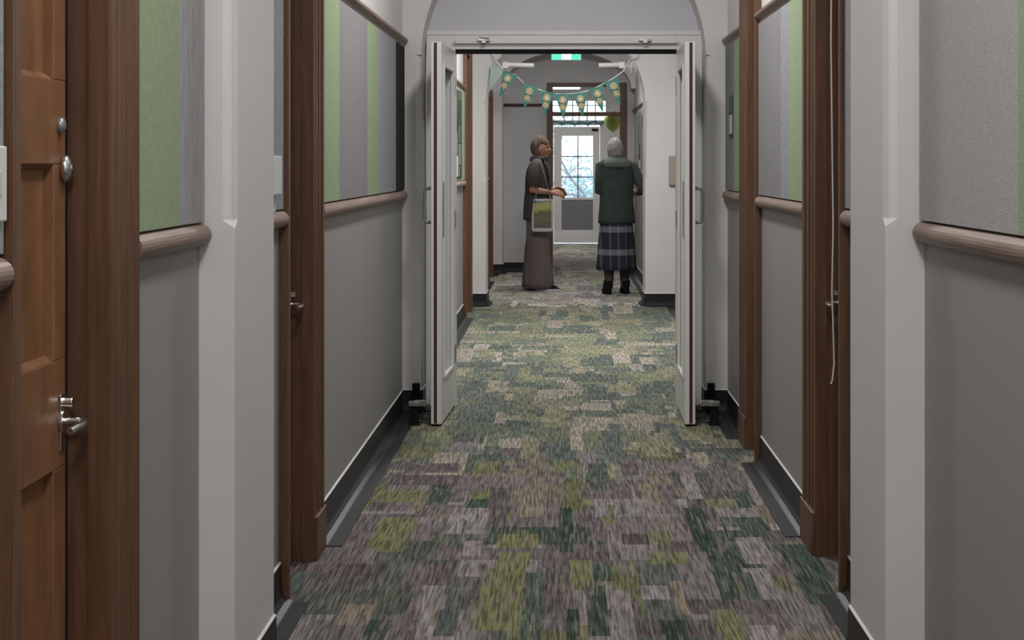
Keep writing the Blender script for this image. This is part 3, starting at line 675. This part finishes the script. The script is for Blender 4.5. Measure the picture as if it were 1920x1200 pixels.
# ------------------------------------------------------------------ people
def head_fn(p):
    # unit-sphere point to head shape; face looks along +y
    x, y, z = p
    if z < 0: x *= 1-.30*(-z); y = y*(1-.12*(-z)) + .10*(-z)*(1 if y > 0 else .2)
    if y > 0: y *= .94
    return Vector((x, y, z))
def make_body(name, joints, edges, rad, head_c, mt, parent, hair_tilt=0, head_rot=0):
    bm = bmesh.new()
    def rr(k):
        r = rad[k]; return r if isinstance(r, tuple) else (r, r)
    def ell(c, r, seg=20):
        g = bmesh.ops.create_uvsphere(bm, u_segments=seg, v_segments=seg//2+2, radius=1)
        for v in g['verts']: v.co = Vector((c.x+v.co.x*r[0], c.y+v.co.y*r[1], c.z+v.co.z*min(r)))
    for k, p in joints.items(): ell(p, rr(k))
    for a, b in edges:            # tapered bone between two joints
        p, q = joints[a], joints[b]; d = (q-p).normalized(); ra, rb = rr(a), rr(b)
        ux = Vector((1, 0, 0)) - d*d.x
        if ux.length < .3: ux = Vector((0, 0, 1)) - d*d.z
        ux.normalize(); uy = d.cross(ux); n = 20; L = []
        for c, r in ((p, ra), (p.lerp(q, .5), tuple((x+y)/2*1.01 for x, y in zip(ra, rb))), (q, rb)):
            L.append([bm.verts.new(c+ux*math.cos(2*PI*t/n)*r[0]+uy*math.sin(2*PI*t/n)*r[1]) for t in range(n)])
        for A, B in zip(L, L[1:]):
            for t in range(n): bm.faces.new((A[t], A[(t+1) % n], B[(t+1) % n], B[t]))
        bm.faces.new(L[0][::-1]); bm.faces.new(L[-1])
    R = Matrix.Rotation(head_rot, 3, 'Z')
    def addsph(c, r, fn=None, seg=28):
        g = bmesh.ops.create_uvsphere(bm, u_segments=seg, v_segments=seg//2+2, radius=1)
        for v in g['verts']:
            p = Vector(v.co)
            if fn: p = fn(p)
            v.co = Vector(head_c) + R @ Vector((c[0]+p.x*r[0], c[1]+p.y*r[1], c[2]+p.z*r[2]))
    addsph((0, 0, 0), (.073, .094, .115), head_fn)
    addsph((0, .055, -.078), (.030, .030, .026), seg=14)      # chin
    addsph((0, .096, -.018), (.012, .017, .024), seg=12)      # nose
    addsph((0, .090, .004), (.009, .010, .020), seg=12)
    addsph((0, .080, .030), (.05, .012, .011), seg=12)        # brow
    addsph((.034, .068, -.022), (.022, .020, .02), seg=12); addsph((-.034, .068, -.022), (.022, .020, .02), seg=12)
    addsph((0, .084, -.052), (.024, .010, .009), seg=12)      # lips
    for s in (-1, 1): addsph((s*.074, -.006, -.012), (.009, .018, .030), seg=12)   # ears
    bmesh.ops.recalc_face_normals(bm, faces=bm.faces)
    me3 = bpy.data.meshes.new(name); bm.to_mesh(me3); bm.free(); me3.materials.append(mt)
    b = bpy.data.objects.new(name, me3); C.objects.link(b)
    rm = b.modifiers.new('r', 'REMESH'); rm.mode = 'VOXEL'; rm.voxel_size = .0042; rm.use_smooth_shade = True
    sm = b.modifiers.new('sm', 'SMOOTH'); sm.iterations = 2; sm.factor = .4
    dg = bpy.context.evaluated_depsgraph_get(); dg.update()
    m4 = bpy.data.meshes.new_from_object(b.evaluated_get(dg)); b.modifiers.clear(); b.data = m4
    m4.materials.clear(); m4.materials.append(mt)
    for p in m4.polygons: p.use_smooth = True; p.material_index = 0
    b.parent = parent
    return b
def face_parts(parent, hc, rot, lip):
    R = Matrix.Rotation(rot, 3, 'Z'); EYm = mat('eye_dark', (.02, .015, .012), .2); 
    for s in (-1, 1):
        c = Vector(hc)+R @ Vector((s*.030, .081, .010)); MB().sphere(c, (.010, .007, .006), seg=10).build('eye', EYm, parent, smooth=True, keep=True)
    mb = MB(); P = [Vector(hc)+R @ Vector((x, .0935-abs(x)*.25, -.052)) for x in (-.022, -.010, 0, .010, .022)]
    mb.tube(P, [.002, .004, .0045, .004, .002], 8); mb.build('mouth', lip, parent, keep=True)
def hand(J, E, Rd, pre, wrist, fdir, down, thumb, curl=.5):
    """palm + 4 unequal bent fingers + thumb branching from the side of the palm"""
    f = Vector(fdir).normalized(); d = Vector(down).normalized(); t = Vector(thumb).normalized(); w0 = Vector(wrist)
    J[pre+'wr'] = w0; Rd[pre+'wr'] = .023; J[pre+'kn'] = w0+f*.080; Rd[pre+'kn'] = .014
    E.append((pre+'wr', pre+'kn'))
    # fingers as own branches from the knuckle line
    for i, (off, L) in enumerate(((.027, .066), (.009, .078), (-.009, .072), (-.027, .056))):
        a = J[pre+'kn']+t*off+f*.010
        k0, k1, k2 = pre+'f%da' % i, pre+'f%db' % i, pre+'f%dc' % i
        J[k0] = a; J[k1] = a+(f*(1-curl*.3)+d*curl*.8).normalized()*L*.5; J[k2] = J[k1]+(f*(1-curl)+d*(curl*1.6)).normalized()*L*.5
        Rd[k0] = .0115; Rd[k1] = .0092; Rd[k2] = .0082
        E += [(pre+'wr', k0), (k0, k1), (k1, k2)]
    a = w0+f*.03+t*.030
    J[pre+'t0'] = a; J[pre+'t1'] = a+t*.02+f*.03+d*.008; J[pre+'t2'] = J[pre+'t1']+f*.03+d*.01
    Rd[pre+'t0'] = .013; Rd[pre+'t1'] = .010; Rd[pre+'t2'] = .008
    E += [(pre+'wr', pre+'t0'), (pre+'t0', pre+'t1'), (pre+'t1', pre+'t2')]
V = Vector
def base_skel(hip=.10):
    J = {'pelvis': V((0, 0, .90)), 'waist': V((0, 0, 1.04)), 'chest': V((0, 0, 1.22)), 'ub': V((0, 0, 1.345)), 'neck': V((0, .0, 1.41)), 'hb': V((0, .008, 1.47))}
    Rd = {'pelvis': (.135, .095), 'waist': (.115, .085), 'chest': (.135, .095), 'ub': (.11, .075), 'neck': (.048, .048), 'hb': (.045, .05)}
    E = [('pelvis', 'waist'), ('waist', 'chest'), ('chest', 'ub'), ('ub', 'neck'), ('neck', 'hb')]
    return J, Rd, E

# person one: woman in profile with a tote bag
SK = mat('skin_tanned', (.36, .17, .11), .5, var=.06, vscale=30); LIP = mat('lips', (.28, .09, .08), .5)
P1R = empty('person', (-.265, 15.6, 0), math.radians(-98))
tag(P1R, 'person with short hair in dark top and wide brown trousers, standing side-on holding a tote', 'person')
J, Rd, E = base_skel()
for s, pre in ((1, 'r'), (-1, 'l')):
    J[pre+'sh'] = V((s*.165, -.005, 1.345)); Rd[pre+'sh'] = .046
    J[pre+'el'] = V((s*.215, -.03, 1.085)); Rd[pre+'el'] = .037
    wr = V((s*.15, .165, 1.055)) if s > 0 else V((s*.12, .16, 1.08))
    J[pre+'fa'] = J[pre+'el'].lerp(wr, .35); Rd[pre+'fa'] = .036
    E += [('ub', pre+'sh'), (pre+'sh', pre+'el'), (pre+'el', pre+'fa'), (pre+'fa', pre+'wr')]
    hand(J, E, Rd, pre, wr, (-s*.25, 1, -.05), (-s*.4, .1, -1), (-s*.6, 0, .8), .55)
    J[pre+'hp'] = V((s*.085, 0, .84)); Rd[pre+'hp'] = (.085, .09)
    J[pre+'kn_'] = V((s*.09, .03*s+.01, .47)); Rd[pre+'kn_'] = .055
    J[pre+'cf'] = V((s*.09, .03*s-.01, .33)); Rd[pre+'cf'] = .052
    J[pre+'an'] = V((s*.09, .04*s-.02, .085)); Rd[pre+'an'] = .036
    J[pre+'to'] = V((s*.10, .04*s+.12, .035)); Rd[pre+'to'] = (.03, .035)
    E += [('pelvis', pre+'hp'), (pre+'hp', pre+'kn_'), (pre+'kn_', pre+'cf'), (pre+'cf', pre+'an'), (pre+'an', pre+'to')]
HC = (0, .03, 1.53)
make_body('body', J, E, Rd, HC, SK, P1R, head_rot=0)
face_parts(P1R, HC, 0, LIP)
SH = mat('charcoal_brown_shirt', (.055, .050, .046), .9, bump=.4, bscale=90, var=.15, vscale=12)
TRm = mat('brown_grey_trousers', (.135, .105, .095), .9, bump=.3, bscale=80, var=.12, vscale=10, stretch=(3, 3, .5))
mb = MB(); mb.loft([(0, -.03, .76, .19, .125, 1), (0, -.03, .80, .19, .125, 1), (0, -.02, .95, .178, .13, .8), (0, -.01, 1.08, .168, .128, .5), (0, -.01, 1.20, .180, .128, .3), (0, -.012, 1.30, .190, .112, .1), (0, -.01, 1.36, .165, .085, 0), (0, 0, 1.40, .085, .065, 0), (0, .004, 1.425, .062, .058, 0)], fold=.05, nf=7)
mb.build('shirt', SH, P1R, smooth=True, keep=True)
for s in (-1, 1):
    mb = MB(); a = V((s*.14, -.004, 1.37)); b = V((s*.178, -.008, 1.34)); c = V((s*.205, -.02, 1.22)); d = V((s*.216, -.025, 1.125))
    mb.tube([a, b, c, d], [.05, .064, .066, .070], 18); mb.build('sleeve', SH, P1R, smooth=True, keep=True)
    sy = .03*s
    mb = MB(); mb.loft([(s*.09, sy-.01, .03, .105, .160, 1), (s*.09, sy-.01, .10, .104, .155, 1), (s*.088, sy-.015, .45, .096, .120, .8), (s*.080, -.005, .75, .094, .110, .5), (s*.07, -.005, .92, .098, .105, .2), (s*.06, 0, 1.0, .09, .10, 0)], fold=.06, nf=8, ph=s)
    mb.build('trouser_leg', TRm, P1R, smooth=True, keep=True)
    r = MB(); x = s*.10; yb = .04*s+.075
    r.loft([(x, yb, .0, .046, .135), (x, yb, .022, .048, .138), (x, yb, .024, .045, .13), (x, yb-.01, .05, .042, .115), (x, yb-.06, .085, .036, .06)], n=24)
    sh = r.build('shoe', M['black'], P1R, smooth=True, keep=True)
    MB().loft([(x, yb, .002, .048, .139), (x, yb, .020, .0495, .141)], n=24).build('shoe_sole', M['trimwhite'], sh, keep=True)
# hair
HR = mat('grey_brown_hair', (.115, .078, .058), .8, bump=.8, bscale=60, var=.4, vscale=25, stretch=(1, 1, .4))
def hair(parent, hc, mt, low=-.55, puff=1.12, rot=0):
    mb = MB()
    g = bmesh.ops.create_uvsphere(mb.bm, u_segments=36, v_segments=22, radius=1); rh = random.Random(2)
    for v in g['verts']:
        x, y, z = v.co
        front = max(0, y-.15)
        k = puff + .03*math.sin(9*math.atan2(y, x)+4*z) + .02*math.sin(13*z+5*x)
        if z < .38 and y > .12: k = .80                     # face opening
        if z < low: k = .72
        if z > .2 and y > .5: k = puff-.06
        v.co = Vector((x*.073*k*1.04+hc[0], y*.094*k-.006+hc[1], z*.115*k+.010+hc[2]))
    return mb.build('hair', mt, parent, smooth=True, keep=True, sub=1)
hair(P1R, HC, HR, low=-.7, puff=1.17)
# scarf and collar
SC = mat('dark_patterned_scarf', (.06, .058, .062), .9, bump=.5, bscale=60, var=.8, vscale=40)
mb = MB(); mb.tube([(.075*math.cos(a), .005+.075*math.sin(a), 1.415+.012*math.sin(2*a)) for a in [2*PI*k/16 for k in range(17)]], .026, 12)
mb.tube([(.045, .07, 1.41), (.05, .115, 1.32), (.055, .135, 1.2), (.06, .135, 1.08), (.05, .13, 1.0)], [.022, .026, .026, .028, .02], 10, flat=.7)
mb.build('scarf', SC, P1R, smooth=True, keep=True)
BR = mat('dark_leather_strap', (.05, .02, .012), .5)
mb = MB(); wq = V((.157, .135, 1.057)); mb.tube([wq, wq+V((-.004, .022, -.001))], .030, 16); mb.build('wristband', BR, P1R, keep=True)
# tote bag (world coordinates, hangs at the near side of the hip)
tb = tag(empty('tote_bag', (-.215, 15.33, .64)), 'white tote bag with a yellow and blue landscape print hanging from the shoulder', 'bag')
CV = mat('white_canvas', (.55, .53, .50), .9, bump=.4, bscale=150)
mb = MB(); mb.loft([(-.215, 15.335, .643, .100, .028), (-.215, 15.335, .66, .116, .036), (-.215, 15.335, .80, .115, .038), (-.21, 15.34, .93, .108, .026), (-.205, 15.345, .99, .102, .016)], n=28); mb.build('bag_body', CV, tb, smooth=False)
pm = bpy.data.materials.new('landscape_print'); pm.use_nodes = True; nt = pm.node_tree; b = nt.nodes['Principled BSDF']; b.inputs['Roughness'].default_value = .85
tc = nt.nodes.new('ShaderNodeTexCoord'); sp = nt.nodes.new('ShaderNodeSeparateXYZ'); nz = nt.nodes.new('ShaderNodeTexNoise'); nz.inputs['Scale'].default_value = 14; nz.inputs['Detail'].default_value = 4
ad = nt.nodes.new('ShaderNodeMath'); ad.operation = 'MULTIPLY_ADD'; ad.inputs[1].default_value = 3.0
nt.links.new(tc.outputs['Object'], nz.inputs[0]); nt.links.new(tc.outputs['Object'], sp.inputs[0]); nt.links.new(sp.outputs[2], ad.inputs[0])
sc2 = nt.nodes.new('ShaderNodeMath'); sc2.operation = 'MULTIPLY'; sc2.inputs[1].default_value = .5; nt.links.new(nz.outputs[0], sc2.inputs[0]); nt.links.new(sc2.outputs[0], ad.inputs[2])
rp = nt.nodes.new('ShaderNodeValToRGB'); cr = rp.color_ramp; cr.elements[0].position = .25; cr.elements[0].color = (.10, .10, .09, 1); cr.elements[1].position = 1.0; cr.elements[1].color = (.30, .40, .52, 1)
for p, c in ((.5, (.17, .15, .11, 1)), (.68, (.10, .12, .06, 1)), (.80, (.38, .36, .13, 1)), (.92, (.30, .29, .12, 1)), (.96, (.05, .08, .14, 1))):
    e = cr.elements.new(p); e.color = c
ad2 = nt.nodes.new('ShaderNodeMath'); ad2.operation = 'MULTIPLY'; ad2.inputs[1].default_value = .78
nt.links.new(ad.outputs[0], ad2.inputs[0]); nt.links.new(ad2.outputs[0], rp.inputs[0]); nt.links.new(rp.outputs[0], b.inputs['Base Color'])
mb = MB(); N = 10
def fy(u, z):    # front surface of the bag
    ry = .038 if z < .8 else .038-.012*(z-.8)/.13 if z < .93 else .026-.010*(z-.93)/.06; return 15.335-ry*math.sqrt(max(0, 1-(u/.122)**2))-.005
for i in range(N):
    for j in range(N):
        q = []
        for (a, c_) in ((i, j), (i+1, j), (i+1, j+1), (i, j+1)):
            u = -.094+.188*a/N; z = .685+.29*c_/N; q.append(mb.bm.verts.new((-.213+u, fy(u, z), z)))
        mb.bm.faces.new(q)
mb.build('printed_panel', pm, tb)
mb = MB(); mb.tube([(-.29, 15.335, .98), (-.265, 15.36, 1.18), (-.262, 15.40, 1.34), (-.262, 15.425, 1.405), (-.25, 15.45, 1.415)], .009, 8, flat=.5)
mb.tube([(-.13, 15.33, .98), (-.175, 15.345, 1.18), (-.225, 15.39, 1.34), (-.24, 15.42, 1.405), (-.25, 15.45, 1.415)], .009, 8, flat=.5)
mb.build('strap', mat('grey_strap', (.25, .245, .24), .8), tb)

# person two: back to camera, green top and plaid skirt
P2R = empty('person', (.565, 15.15, 0), math.radians(10))
tag(P2R, 'person seen from behind in dark green top and navy plaid skirt by the right wall', 'person')
J, Rd, E = base_skel()
SK2 = mat('skin_pale', (.42, .27, .22), .55, var=.05, vscale=30)
for s, pre in ((1, 'r'), (-1, 'l')):
    J[pre+'sh'] = V((s*.165, -.005, 1.335)); Rd[pre+'sh'] = .046
    if s > 0: J['rel'] = V((.285, -.02, 1.11)); wr = V((.275, .17, 1.05))
    else: J['lel'] = V((-.185, -.01, 1.08)); wr = V((-.10, .19, 1.08))
    Rd[pre+'el'] = .035; J[pre+'fa'] = J[pre+'el'].lerp(wr, .35); Rd[pre+'fa'] = .033
    E += [('ub', pre+'sh'), (pre+'sh', pre+'el'), (pre+'el', pre+'fa'), (pre+'fa', pre+'wr')]
    hand(J, E, Rd, pre, wr, (-s*.3, 1, .1), (-s*.3, 0, -1), (-s*.6, 0, .8), .5)
    J[pre+'hp'] = V((s*.085, 0, .84)); Rd[pre+'hp'] = (.085, .09)
    J[pre+'kn_'] = V((s*.09, .01+.03*s, .46)); Rd[pre+'kn_'] = .056
    J[pre+'cf'] = V((s*.088, -.02+.02*s, .32)); Rd[pre+'cf'] = .056
    J[pre+'an'] = V((s*.085, -.02, .085)); Rd[pre+'an'] = .038
    J[pre+'to'] = V((s*.10, .11, .035)); Rd[pre+'to'] = (.03, .035)
    E += [('pelvis', pre+'hp'), (pre+'hp', pre+'kn_'), (pre+'kn_', pre+'cf'), (pre+'cf', pre+'an'), (pre+'an', pre+'to')]
HC2 = (-.01, .03, 1.505)
make_body('body', J, E, Rd, HC2, SK2, P2R)
face_parts(P2R, HC2, 0, LIP)
hair(P2R, HC2, mat('light_grey_hair', (.33, .31, .31), .7, bump=.8, bscale=60, var=.3, vscale=25), low=-.75, puff=1.14)
GT = mat('dark_green_knit', (.035, .055, .045), .95, bump=.6, bscale=80, var=.15, vscale=12)
mb = MB(); mb.loft([(0, -.01, .74, .195, .140, 1), (0, -.01, .80, .192, .138, 1), (0, -.01, .95, .180, .132, .6), (0, -.01, 1.10, .180, .130, .4), (0, -.01, 1.22, .195, .128, .2), (0, -.01, 1.31, .198, .112, .1), (0, -.01, 1.365, .165, .085, 0), (0, 0, 1.41, .08, .065, 0)], fold=.04, nf=6)
mb.build('jumper', GT, P2R, smooth=True, keep=True)
for s, pre in ((1, 'r'), (-1, 'l')):
    mb = MB(); a = V((s*.095, -.004, 1.365)); el = J[pre+'el']; wr = J[pre+'wr']
    mb.tube([a, J[pre+'sh'], J[pre+'sh'].lerp(el, .5), el+V((0, -.01, -.005)), el.lerp(wr, .5), el.lerp(wr, .92)], [.056, .066, .058, .050, .045, .036], 18); mb.build('sleeve', GT if s < 0 else mat('grey_green_sleeve', (.085, .095, .088), .95, bump=.5, bscale=80), P2R, smooth=True, keep=True)
mb = MB(); mb.loft([(0, -.035, 1.325, .145, .115, 1), (0, -.04, 1.36, .158, .12, 1), (0, -.035, 1.395, .14, .11, 1), (0, -.015, 1.425, .11, .09, 1), (0, 0, 1.44, .075, .07, 0)], fold=.05, nf=5)
mb.build('hood', mat('grey_green_hood', (.12, .14, .125), .95, bump=.6, bscale=60), P2R, smooth=True, keep=True)
pm = bpy.data.materials.new('navy_plaid'); pm.use_nodes = True; nt = pm.node_tree; b = nt.nodes['Principled BSDF']; b.inputs['Roughness'].default_value = .9
tc = nt.nodes.new('ShaderNodeTexCoord'); sp = nt.nodes.new('ShaderNodeSeparateXYZ'); nt.links.new(tc.outputs['Object'], sp.inputs[0])
def stripes(out, freq, lo, hi):
    m_ = nt.nodes.new('ShaderNodeMath'); m_.operation = 'MULTIPLY'; m_.inputs[1].default_value = freq; nt.links.new(out, m_.inputs[0])
    f_ = nt.nodes.new('ShaderNodeMath'); f_.operation = 'FRACT'; nt.links.new(m_.outputs[0], f_.inputs[0])
    r_ = nt.nodes.new('ShaderNodeValToRGB'); r_.color_ramp.interpolation = 'CONSTANT'; r_.color_ramp.elements[0].color = (0, 0, 0, 1)
    r_.color_ramp.elements[1].position = lo; r_.color_ramp.elements[1].color = (1, 1, 1, 1); e = r_.color_ramp.elements.new(hi); e.color = (0, 0, 0, 1)
    nt.links.new(f_.outputs[0], r_.inputs[0]); return r_
sz = stripes(sp.outputs[2], 4.2, .72, .98); sx_ = stripes(sp.outputs[0], 12, .75, .95)
m1 = nt.nodes.new('ShaderNodeMix'); m1.data_type = 'RGBA'; m1.inputs[6].default_value = (.014, .016, .028, 1); m1.inputs[7].default_value = (.13, .13, .15, 1); nt.links.new(sz.outputs[0], m1.inputs[0])
m2_ = nt.nodes.new('ShaderNodeMix'); m2_.data_type = 'RGBA'; m2_.blend_type = 'ADD'; m2_.inputs[7].default_value = (.05, .052, .065, 1)
nt.links.new(sx_.outputs[0], m2_.inputs[0]); nt.links.new(m1.outputs[2], m2_.inputs[6]); nt.links.new(m2_.outputs[2], b.inputs['Base Color'])
mb = MB(); mb.loft([(0, 0, .255, .205, .19, 1.2), (0, 0, .30, .20, .185, 1.2), (0, 0, .55, .185, .165, 1), (0, 0, .75, .170, .140, .6), (0, 0, .88, .155, .12, .2), (0, 0, 1.0, .13, .1, 0)], n=72, fold=.045, nf=12)
mb.build('skirt', pm, P2R, smooth=True, keep=True)
TI = mat('dark_tights', (.045, .04, .042), .8)
for s, pre in ((1, 'r'), (-1, 'l')):
    mb = MB(); k_, c_, a_ = J[pre+'kn_'], J[pre+'cf'], J[pre+'an']
    mb.tube([k_, c_, c_.lerp(a_, .5), a_, a_+V((0, 0, -.03))], [.062, .062, .052, .043, .042], 16); mb.build('tights', TI, P2R, smooth=True, keep=True)
    x = s*.095; yb = .035
    MB().loft([(x, yb, .0, .044, .13), (x, yb, .03, .046, .132), (x, yb-.01, .055, .042, .115), (x, yb-.055, .10, .046, .062), (x, yb-.058, .14, .046, .055)], n=24).build('shoe', M['black'], P2R, smooth=True, keep=True)
